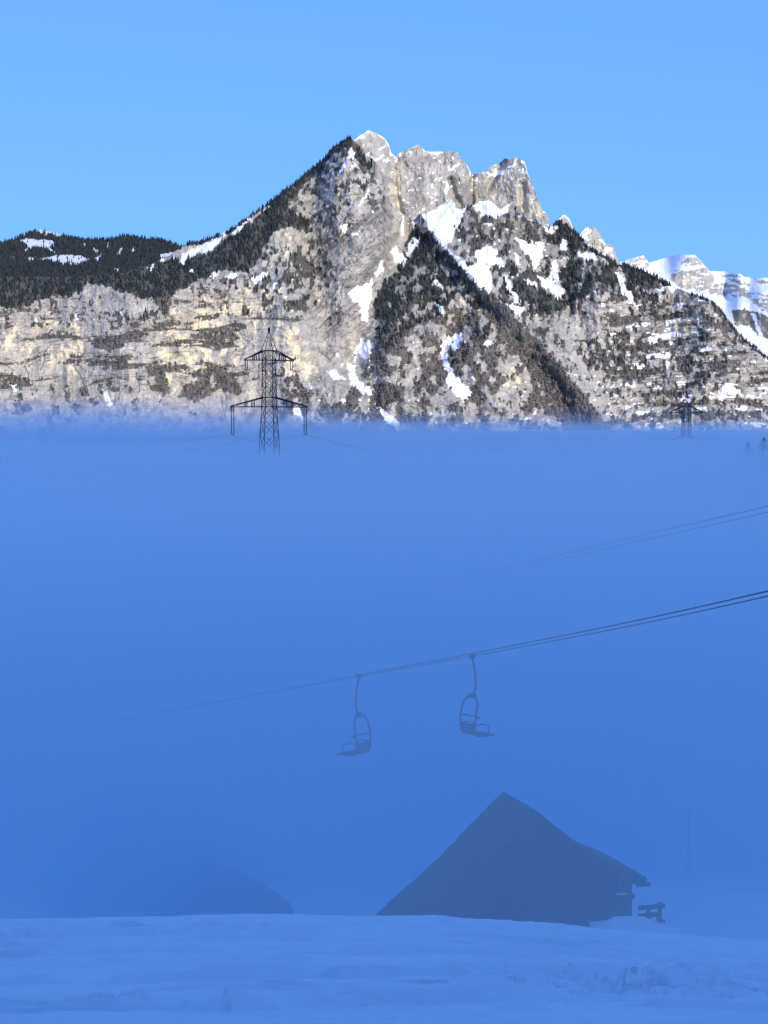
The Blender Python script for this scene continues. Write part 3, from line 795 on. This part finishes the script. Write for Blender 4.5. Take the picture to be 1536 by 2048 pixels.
# ------------------------------------------------------------------ pylons
def pylon_parts(root):
    """lattice tower, tip of the earth-wire peak at z=0, arms along local x; metres at the first tower's scale"""
    k = 420 / F                       # metres for one photograph pixel at the tower
    zt = 0; zu1 = -44 * k; zu2 = -63 * k; zl1 = -137 * k; zl2 = -156 * k; zb = -95
    def half(z): return (np.interp(-z, [0, 44 * k, 63 * k, 137 * k, 156 * k, 240 * k, 95], [.12, 12.0 * k, 10.6 * k, 11.4 * k, 12.0 * k, 16 * k, 4.2]))
    cs = [(-1, -1), (1, -1), (1, 1), (-1, 1)]
    def cor(i, z):
        h = float(half(z)); sx, sy = cs[i % 4]
        return Vector((sx * h, sy * h, z))
    for i in range(4):
        mb = MB(); mb.tube([cor(i, z) for z in (zu1, zu2, zl1, zl2, -240 * k, zb)], .085, 4); mb.build('leg', M_steel, root)
    lev = [zu1, zu2, -87 * k, -112 * k, zl1, zl2, -182 * k, -212 * k, -245 * k, -36, -46, -58, -72, zb]
    for f_ in range(4):
        mb = MB()
        for a, b_ in zip(lev[:-1], lev[1:]):
            mb.bar(cor(f_, a), cor(f_ + 1, b_), .085); mb.bar(cor(f_ + 1, a), cor(f_, b_), .085)
        for z in (zu1, zu2, zl1, zl2): mb.bar(cor(f_, z), cor(f_ + 1, z), .15)
        mb.build('lattice_bracing', M_steel, root)
    mb = MB()
    for i in range(4): mb.tube([cor(i, zu1), (0.0, 0.0, -.25)], [.085, .05], 4)
    mb.box((0, 0, -.3), (.38, .38, 1.1)); mb.build('peak', M_steel, root)
    for z1, z2, L, ins, sep in ((zu1, zu2, 50 * k, 17 * k, 4.4 * k), (zl1, zl2, 79 * k, 54 * k, 5 * k)):
        for sx in (-1, 1):
            mb = MB(); tip = Vector((sx * L, 0, z2))
            h1, h2 = float(half(z1)), float(half(z2))
            for sy in (-1, 1):
                mb.bar((sx * h1, sy * h1, z1), tip + Vector((0, sy * .12, .12)), .23)
                mb.bar((sx * h2, sy * h2, z2), tip + Vector((0, sy * .12, -.05)), .21)
                for t_ in (.33, .55):
                    a = Vector((sx * h1, sy * h1, z1)).lerp(tip, t_); b_ = Vector((sx * h2, sy * h2, z2)).lerp(tip, t_)
                    mb.bar(a, b_, .18)
                mb.bar(Vector((sx * h2, sy * h2, z2)).lerp(tip, .33), Vector((sx * h2, -sy * h2, z2)).lerp(tip, .55), .09)
            mb.box(tip, (.35, .5, .3))
            arm = mb.build('crossarm', M_steel, root)
            for s2 in (-1, 1):
                mb = MB(); x0 = sx * (L - .1) + s2 * sep / 2 - sx * sep * .3
                p0 = Vector((x0, 0, z2 - .1)); n = max(8, int(ins / .18))
                pts, rr = [], []
                for q_ in range(n + 1):
                    pts.append(p0 - Vector((0, 0, ins * q_ / n))); rr.append(.115 if q_ % 2 else .05)
                mb.tube(pts, rr, 6)
                mb.build('insulator', M_porcelain, arm)
            mb = MB(); mb.bar((sx * (L - .1) - sep / 2 - sx * sep * .3, 0, z2 - .15 - ins), (sx * (L - .1) + sep / 2 - sx * sep * .3, 0, z2 - .15 - ins), .12); mb.build('clamp', M_steel, arm)
    return dict(tips=[(sx * (L - .1), z2 - ins - .2) for z2, L, ins in ((zu2, 50 * k, 17 * k), (zl2, 79 * k, 54 * k)) for sx in (-1, 1)])
def copy_tree(o, parent=None):
    c = o.copy(); C.objects.link(c); c.parent = parent
    for ch in list(o.children): copy_tree(ch, c)
    return c
ROT = R(22)
py1 = empty('power_pylon', at(538, 657, 420), ROT)
info = pylon_parts(py1)
tag(py1, 'large dark steel lattice pylon rising from the fog before the pale cliff', 'pylon', 'power pylons in the fog')
py2 = copy_tree(py1)
py2.location = at(1373, 783, 640); py2.rotation_euler = (0, 0, R(12))
tag(py2, 'smaller, farther lattice pylon, mostly sunk in fog at the right', 'pylon', 'power pylons in the fog')
def world_pt(root, x, z):
    a = root.rotation_euler[2]
    return root.location + Vector((x * math.cos(a), x * math.sin(a), z))
def hang(a, b, sag, n=24):
    return [a.lerp(b, i / n) - Vector((0, 0, 4 * sag * (i / n) * (1 - i / n))) for i in range(n + 1)]
names = ['upper left arm', 'upper right arm', 'lower left arm', 'lower right arm']
for i, (x, z) in enumerate(info['tips'] + [(0, -.1)]):
    a = world_pt(py1, x, z); b_ = world_pt(py2, x, z)
    w = 'from the peak' if i == 4 else 'from the ' + names[i]
    mb = MB(); mb.tube(hang(a, b_, 7 if i < 4 else 4), .022, 4)
    tag(mb.build('power_line', M_wire), 'thin overhead wire %s of the large pylon to the smaller one' % w, 'wire', 'wires between the two pylons')
    far = a + Vector((-230, -60 + 12 * i, -14 if i in (2, 3) else 3))
    mb = MB(); mb.tube(hang(a, far, 4), .022, 4)
    tag(mb.build('power_line', M_wire), 'thin overhead wire %s of the large pylon out of frame left' % w, 'wire', 'wires leaving the frame on the left')

# ------------------------------------------------------------------ chairlift
def rope_path(knots, n=10):
    pts = [at(*k_) for k_ in knots]
    out = []
    for i in range(len(pts) - 1):
        p0 = pts[max(i - 1, 0)]; p1 = pts[i]; p2 = pts[i + 1]; p3 = pts[min(i + 2, len(pts) - 1)]
        for j in range(n):
            t_ = j / n
            out.append(.5 * ((2 * p1) + (p2 - p0) * t_ + (2 * p0 - 5 * p1 + 4 * p2 - p3) * t_ ** 2 + (3 * p1 - p0 - 3 * p2 + p3) * t_ ** 3))
    return out + [pts[-1]]
mb = MB(); mb.tube(rope_path([(-260, 1528, 262), (0, 1484, 205), (360, 1417, 142), (713, 1351, 98), (945, 1307, 86), (1240, 1248, 68), (1536, 1182, 52), (1900, 1090, 38)]), .021, 6)
tag(mb.build('lift_rope', M_cable), 'steel chairlift rope, upper of the dark pair, carrying the left chair', 'rope', 'ropes of the chairlift')
mb = MB(); mb.tube(rope_path([(-260, 1524, 264), (0, 1483, 207), (360, 1418, 144), (713, 1354, 100), (945, 1312, 88), (1240, 1256, 70), (1536, 1192, 54), (1900, 1103, 40)]), .018, 6)
tag(mb.build('lift_rope', M_cable), 'steel chairlift rope, lower of the dark pair, carrying the right chair', 'rope', 'ropes of the chairlift')
mb = MB(); mb.tube(rope_path([(600, 1240, 250), (900, 1163, 200), (1200, 1090, 160), (1536, 1012, 124), (1900, 920, 96)]), .022, 6)
tag(mb.build('lift_rope', M_cable), 'faint upper wire of the pair high in the fog', 'rope', 'faint wires high in the fog')
mb = MB(); mb.tube(rope_path([(600, 1247, 248), (900, 1171, 198), (1200, 1100, 158), (1536, 1024, 122), (1900, 934, 94)]), .02, 6)
tag(mb.build('lift_rope', M_cable), 'faint lower wire of the pair high in the fog', 'rope', 'faint wires high in the fog')

def lift_chair(loc, rz, mirror, label, size=1.0):
    """old two-seat chair; local +y is the way it faces, grip at the origin"""
    r = empty('lift_chair', loc, rz)
    r.scale = (size, size, size)
    s = mirror
    mb = MB(); mb.box((0, 0, -.03), (.10, .22, .12)); mb.tube([(0, -.15, .03), (0, .15, .03)], .045, 6); mb.build('grip', M_chair, r)
    mb = MB(); mb.tube([(0, 0, -.08), (.03 * s, .02, -.25), (.10 * s, .05, -.62), (.14 * s, .06, -1.0), (.13 * s, .06, -1.25), (.05 * s, .03, -1.45), (0, 0, -1.52)], .042, 8); mb.build('hanger', M_chair, r, True)
    mb = MB(); mb.box((0, 0, -1.55), (.26, .20, .16)); mb.tube([(-.18, 0, -1.56), (.18, 0, -1.56)], .06, 6); mb.build('joint', M_chair, r)
    wd = .50
    mb = MB()
    mb.tube([(-.08, 0, -1.56), (-.32, -.03, -1.62), (-.52, -.10, -1.86), (-.56, -.20, -2.35), (-wd, -.22, -2.85), (-wd, -.12, -3.05), (-wd, .10, -3.10), (-wd, .42, -3.08)], .042, 6)
    mb.tube([(.08, 0, -1.56), (.32, -.03, -1.62), (.52, -.10, -1.86), (.56, -.20, -2.35), (wd, -.22, -2.85), (wd, -.12, -3.05), (wd, .10, -3.10), (wd, .42, -3.08)], .042, 6)
    mb.tube([(-wd, .42, -3.08), (wd, .42, -3.08)], .03, 6)
    mb.build('frame', M_chair, r, True)
    for i in range(5):
        mb = MB(); mb.box((0, -.05 + .12 * i, -3.03 - .01 * abs(i - 2)), (1.0, .10, .05)); mb.build('seat_slat', M_slat, r)
    for i in range(3):
        mb = MB(); mb.box((0, -.235 - .008 * i, -2.92 + .13 * i), (1.0, .035, .11)); mb.build('back_slat', M_slat, r)
    for sx in (-1, 1):
        mb = MB(); mb.tube([(sx * wd, -.21, -2.66), (sx * (wd + .03), .12, -2.62), (sx * (wd + .03), .40, -2.70), (sx * wd, .46, -3.05)], .026, 6)
        mb.build('armrest', M_chair, r, True)
    mb = MB(); mb.tube([(-wd - .05, -.22, -2.40), (-wd - .06, .0, -2.36), (wd + .06, .0, -2.36), (wd + .05, -.22, -2.40)], .028, 6); mb.build('safety_bar', M_chair, r, True)
    mb = MB(); mb.tube([(-.40, .40, -3.08), (-.40, .72, -3.12), (-.30, .82, -3.13), (.30, .82, -3.13), (.40, .72, -3.12), (.40, .40, -3.08)], .032, 6); mb.build('footrest', M_chair, r, True)
    tag(r, label, 'lift chair', 'chairs on the chairlift')
lift_chair(at(718, 1351, 98), R(60), -1, 'empty chairlift chair facing left, the lower and farther left of two', 1.22)
lift_chair(at(945, 1312, 88), R(-60), 1, 'empty chairlift chair facing right, hanging above the barn roof', 1.10)

# ------------------------------------------------------------------ barns
def barn(name, loc, rz, prof, wall_x, base, depth, label, ledge=True):
    """gable end at local y=0, ridge at the origin height; prof: roof line as x,z from the left eave to the right eave"""
    r = empty(name, loc, rz)
    px_ = [p[0] for p in prof]; pz_ = [p[1] for p in prof]
    x0, x1 = wall_x
    n = int((x1 - x0) / .30); w = (x1 - x0) / n
    for y in (0, depth):                                  # boarded gables, each board cut to the roof line
        for i in range(n):
            a = x0 + i * w + .008; b_ = a + w - .016
            cut = [(a, float(np.interp(a, px_, pz_)) - .12)]
            cut += [(q[0], q[1] - .12) for q in prof if a < q[0] < b_]
            cut += [(b_, float(np.interp(b_, px_, pz_)) - .12)]
            mb = MB(); o_ = random.uniform(-.012, .012)
            mb.prism([(a, base)] + cut + [(b_, base)], y + o_, y + .05 + o_)
            mb.build('board', M_wood, r)
    for x in (x0, x1):
        mb = MB(); zt = float(np.interp(x, px_, pz_)) - .14
        mb.box((x - .06 * np.sign(x), depth / 2 + .03, (zt + base) / 2), (.12, depth - .08, zt - base)); mb.build('side_wall', M_wood, r)
    th = .17
    top = prof; under = [(x, z - th) for x, z in prof][::-1]
    k_ = len(prof) // 2
    for half_ in (prof[:k_ + 1], prof[k_:]):
        mb = MB()
        # overhanging roof half, in courses so that the edge is stepped and worn
        for (ax, az), (bx, bz) in zip(half_[:-1], half_[1:]):
            L = math.hypot(bx - ax, bz - az); m_ = max(1, int(L / .42))
            for j in range(m_):
                t0, t1 = j / m_, (j + 1) / m_
                c0 = (ax + (bx - ax) * t0, az + (bz - az) * t0); c1 = (ax + (bx - ax) * t1, az + (bz - az) * t1)
                e_ = random.uniform(-.06, .06); lift = random.uniform(0, .035)
                mb.prism([(c0[0], c0[1] - th), (c1[0], c1[1] - th), (c1[0], c1[1] + lift), (c0[0], c0[1] + lift)], -.28 + e_, depth + .4 + e_)
        mb.build('roof', M_shingle, r)
    for i, (x, z) in enumerate((prof[0], prof[-1])):
        for j in range(9):                                # rafter ends under the eaves
            mb = MB(); mb.box((x - .18 * np.sign(x), -.4 + j * (depth + .8) / 8, z - th - .08), (.55, .12, .14)); mb.build('rafter_end', M_wood, r)
    mb = MB(); mb.box(((x0 + x1) / 2, -.09, -3.55), (x1 - x0 + .1, .16, .18)); mb.build('tie_beam', M_wood, r)
    if ledge:
        for a, b_ in ((3.3, 3.75),):
            mb = MB(); mb.prism([(a, -3.455), (b_, -3.455), (b_ - .08, -3.41), ((a + b_) / 2, -3.39), (a + .08, -3.42)], -.16, -.02); mb.build('snow_on_beam', M_snow, r)
    mb = MB(); mb.box((-2.2, -.05, base + 1.2), (1.5, .08, 2.3))
    d_ = mb.build('door', M_wood, r)
    mb = MB(); mb.box((-1.65, -.11, base + 1.2), (.05, .05, .3)); mb.build('handle', M_steel, d_)
    tag(r, label, 'barn', 'barns below the bank')
    return r
s_ = 78 / F
prof = [(px * s_, -py * s_) for px, py in ((-330, 300), (-272, 243), (-132, 126), (0, 0), (106, 87), (168, 117), (236, 147))]
barn('barn', at(1068, 1619, 78), R(14), prof, (-296 * s_, 211 * s_), -6.4, 3.6, 'dark timber barn with steep roof and flared right eave, nearest in the fog')
s2 = 104 / F
prof2 = [(px * s2, -py * s2) for px, py in ((-190, 170), (-150, 132), (-62, 52), (0, 0), (52, 30), (84, 42), (172, 100))]
b2 = barn('barn', at(424, 1752, 104), R(8), prof2, (-3.9, 4.0), -6.2, 4.5, 'fainter barn roof, its right slope just showing above the bank', ledge=False)
mb = MB(); mb.box((72 * s2, 1.0, -36 * s2 - .1), (.7, .7, .8)); mb.build('chimney', M_wood, b2)

# timber rail beside the barn
rl = empty('timber_rail', at(1275, 1840, 77))
g = lambda px, py: Vector(at(px, py, 77)) - rl.location
for px_, t_, b_ in ((1297, 1812, 1850), (1319, 1805, 1846)):
    mb = MB(); p = g(px_, t_); q = g(px_, b_ + 14); mb.box((p + q) / 2, (.15, .15, p.z - q.z)); mb.build('post', M_wood, rl)
for (xa, ya), (xb, yb), h in (((1276, 1815), (1329, 1810), .16), ((1276, 1831), (1322, 1827), .17), ((1312, 1836), (1329, 1842), .12)):
    p, q = g(xa, ya), g(xb, yb)
    mb = MB(); n_ = 2
    d_ = Vector((0, 0, h / 2)); y_ = Vector((0, .05, 0))
    V = [p - d_ - y_, p - d_ + y_, p + d_ + y_, p + d_ - y_, q - d_ - y_, q - d_ + y_, q + d_ + y_, q + d_ - y_]
    mb.add([v_ - Vector((0, .11, 0)) for v_ in V], [(0, 1, 2, 3), (4, 7, 6, 5), (0, 4, 5, 1), (1, 5, 6, 2), (2, 6, 7, 3), (3, 7, 4, 0)])
    mb.build('rail', M_wood, rl)
tag(rl, 'short dark timber rail sticking out beyond the barn wall', 'railing')
# drift against the barn
a = at(1250, 1852, 75.5)
gx, gy = np.meshgrid(np.linspace(-1.3, 2.2, 30), np.linspace(-1.4, 1.6, 24))
gzv = .55 * np.exp(-((gx - .2) / 1.1) ** 4 - (gy / 1.0) ** 2) + .06 * (fbm(gx * 2, gy * 2, 3, 150) - .5) - .1
gzv[0] = gzv[-1] = -1.6; gzv[:, 0] = gzv[:, -1] = -1.6
tag(big_mesh('snow_drift', np.stack([gx + a.x, gy + a.y, gzv + a.z - .1], -1).reshape(-1, 3), grid_faces(24, 30), M_snow, smooth=True), 'low snow drift piled at the foot of the barn wall', kind='structure')

# lift mast, nearly lost in the fog
pm = at(1376, 1775, 240)
ms = empty('lift_mast', (pm.x, pm.y, pm.z - 3))
mb = MB(); mb.tube([(0, 0, 0), (0, 0, 12)], [.26, .17], 10); mb.build('mast', M_steel, ms)
mb = MB(); mb.box((0, 0, 12.05), (.5, .3, .14)); mb.build('cap', M_steel, ms)
tag(ms, 'faint slender lift mast, barely visible in fog right of the barn', 'lift mast')

# spruces whose tops break the fog at the right edge
def spruce(loc, h, label):
    r = empty('spruce_tree', loc)
    mb = MB(); mb.tube([(0, 0, 0), (0, 0, h * .5), (0, 0, h * .98)], [.28, .17, .03], 7); mb.build('trunk', M_wood, r)
    V, Fc, tn = [], [], []
    k_ = 0
    while k_ < 2600:
        z = random.uniform(.06, 1) ** .8
        rad = (1 - z) ** .62 * .27 * h * random.uniform(.4, 1.1) + .05
        a_ = random.uniform(0, 6.28); ln = random.uniform(.35, .8) * (1.2 - z) * 1.5
        b0 = len(V); c_, s__ = math.cos(a_), math.sin(a_)
        r0 = max(rad - ln, 0)
        wv_ = .28 * ln
        V += [(r0 * c_, r0 * s__, z * h + .12 * ln), (rad * c_ - wv_ * s__, rad * s__ + wv_ * c_, z * h - .30 * ln), (rad * 1.12 * c_, rad * 1.12 * s__, z * h - .38 * ln), (rad * c_ + wv_ * s__, rad * s__ - wv_ * c_, z * h - .30 * ln)]
        Fc += [(b0, b0 + 1, b0 + 2), (b0, b0 + 2, b0 + 3)]
        tn += [random.random()] * 4
        k_ += 1
    o = big_mesh('crown', np.array(V), np.array(Fc), M_conifer, {'tone': np.array(tn)})
    o.parent = r
    tag(r, label, 'tree', 'spruces at the right edge of the fog')
for px_, py_, Y_, lab in ((1528, 874, 400, 'spruce top showing dark above the fog, second from the right edge'), (1562, 868, 390, 'spruce top cut by the right edge, highest above the fog'), (1496, 884, 410, 'spruce top sunk deepest in the fog, left of the other two')):
    p = at(px_, py_, Y_); h_ = 19
    spruce((p.x, p.y, p.z - h_), h_, lab)

# ------------------------------------------------------------------ fog lying in the valley: closed bodies of even air
def air(name, V, Fc, dens, col, label):
    o = big_mesh(name, V, np.array(Fc), None_mat(dens, col, name))
    return tag(o, label, kind='stuff')
def None_mat(dens, col, name):
    m_ = bpy.data.materials.new(name + '_air'); m_.use_nodes = True
    t_ = m_.node_tree; t_.nodes.remove(t_.nodes['Principled BSDF'])
    v_ = t_.nodes.new('ShaderNodeVolumePrincipled')
    v_.inputs['Density'].default_value = dens
    v_.inputs['Color'].default_value = (*col, 1)
    v_.inputs['Anisotropy'].default_value = .8       # fog droplets throw light forward
    t_.links.new(v_.outputs[0], t_.nodes['Material Output'].inputs['Volume'])
    return m_
def fog_slab(name, topf, y0, y1, dens, col, label, zb=-260, nx=130, ny=170, under=None):
    yy = y0 + (y1 - y0) * np.linspace(0, 1, ny) ** 1.8
    tt = np.linspace(-1, 1, nx)
    T_, Y_ = np.meshgrid(tt, yy)
    X_ = T_ * (160 + .42 * (Y_ - y0))
    Z_ = topf(X_, Y_)
    V = np.stack([X_, Y_, Z_], -1).reshape(-1, 3)
    i = np.arange(nx * ny).reshape(ny, nx)
    per = np.concatenate([i[0], i[1:, -1], i[-1, -2::-1], i[-2:0:-1, 0]])
    n0 = len(V)
    B_ = V.copy()
    B_[:, 2] = zb if under is None else under(X_, Y_).ravel()
    V = np.concatenate([V, B_])
    nxt = np.roll(per, -1)
    top = grid_faces(ny, nx); bot = top[:, ::-1] + n0
    tri = np.concatenate([top[:, [0, 1, 2]], top[:, [0, 2, 3]], bot[:, [0, 1, 2]], bot[:, [0, 2, 3]],
                          np.stack([per, per + n0, nxt + n0], -1), np.stack([per, nxt + n0, nxt], -1)])
    return air(name, V, tri, dens, col, label)
def top1(X, Y):
    u_ = X / np.maximum(Y, 20) * F + 768
    edge = np.interp(u_, [-300, 0, 250, 560, 900, 1100, 1536, 1900], [871, 873, 876, 872, 862, 862, 862, 862])
    z = -3.4 + 2.6 * (fbm(X / 60 + 3, Y / 80, 4, 201) - .5) * sstep(40, 200, Y)
    zf = -(edge - HZ) / F * 920 + 1.6 * (fbm(X / 42, Y / 160 + 5, 4, 202) - .5)
    return z + (zf - z) * sstep(350, 850, Y)
fog_slab('haze', top1, -30, 1110, .0104, (1.0, .985, .942), 'upper, paler layer of the valley fog with a level top', under=lambda X, Y: top1(X, Y) - 11)  # warm pale tint stands in for warmer light along the fog top
fog_slab('haze', lambda X, Y: top1(X, Y) - 11.02, -29, 1105, .0104, (.43, .735, .915), 'deep lower body of the valley fog, tinted blue for shade')  # fading of light lower in the fog put into a darker, bluer tint
def top2(X, Y):
    return top1(X, Y) + .9 + 3.4 * sstep(.36, .74, fbm(X / 60 + 9, Y / 120, 4, 203)) * sstep(120, 500, Y)
fog_slab('haze', top2, -25, 1100, .0017, (1.0, .985, .942), 'thin veil of mist lying over the fog bank')
def top3(X, Y):
    return top1(X, Y) + 1.2 + 9.0 * sstep(.34, .80, fbm(X / 95 + 4, Y / 170, 4, 207)) * sstep(250, 800, Y)
fog_slab('haze', top3, -20, 1095, .0007, (1.0, .985, .942), 'faintest uppermost breath of mist above the fog bank')
def lens(c, rx, ry, rz, dens, label, seed, col=(.97, .975, .96)):
    nu_, nv_ = 40, 22
    V, Fc = [], []
    for a_ in range(nv_ + 1):
        th_ = math.pi * a_ / nv_
        for b_ in range(nu_):
            ph = 2 * math.pi * b_ / nu_
            d_ = (math.sin(th_) * math.cos(ph), math.sin(th_) * math.sin(ph), math.cos(th_))
            w_ = 1 + .5 * (float(fbm(np.array([d_[0] * 5 + seed]), np.array([d_[1] * 2.2 + d_[2]]), 3, seed)[0]) - .5)
            V.append((c[0] + d_[0] * rx * w_, c[1] + d_[1] * ry * w_, c[2] + d_[2] * rz * w_))
    for a_ in range(nv_):
        for b_ in range(nu_):
            i, j = a_ * nu_ + b_, a_ * nu_ + (b_ + 1) % nu_
            Fc += [(i, i + nu_, j + nu_), (i, j + nu_, j)]
    return tag(air('haze', np.array(V), Fc, dens, col, label), group=label)
for i in range(5):
    lens(at(20 + 25 * i, 872, 860 + 12 * i), 200 - 8 * i, 140, 17 - 2.7 * i, .0013, 'thin mist before the foot of the left cliff', 211 + 6 * i)
for i in range(3):
    lens(at(520 + 50 * i, 872, 880 + 10 * i), 220, 110, 12 - 2.6 * i, .0012, 'low wisp of mist behind the large pylon', 260 + 5 * i)
for i in range(3):
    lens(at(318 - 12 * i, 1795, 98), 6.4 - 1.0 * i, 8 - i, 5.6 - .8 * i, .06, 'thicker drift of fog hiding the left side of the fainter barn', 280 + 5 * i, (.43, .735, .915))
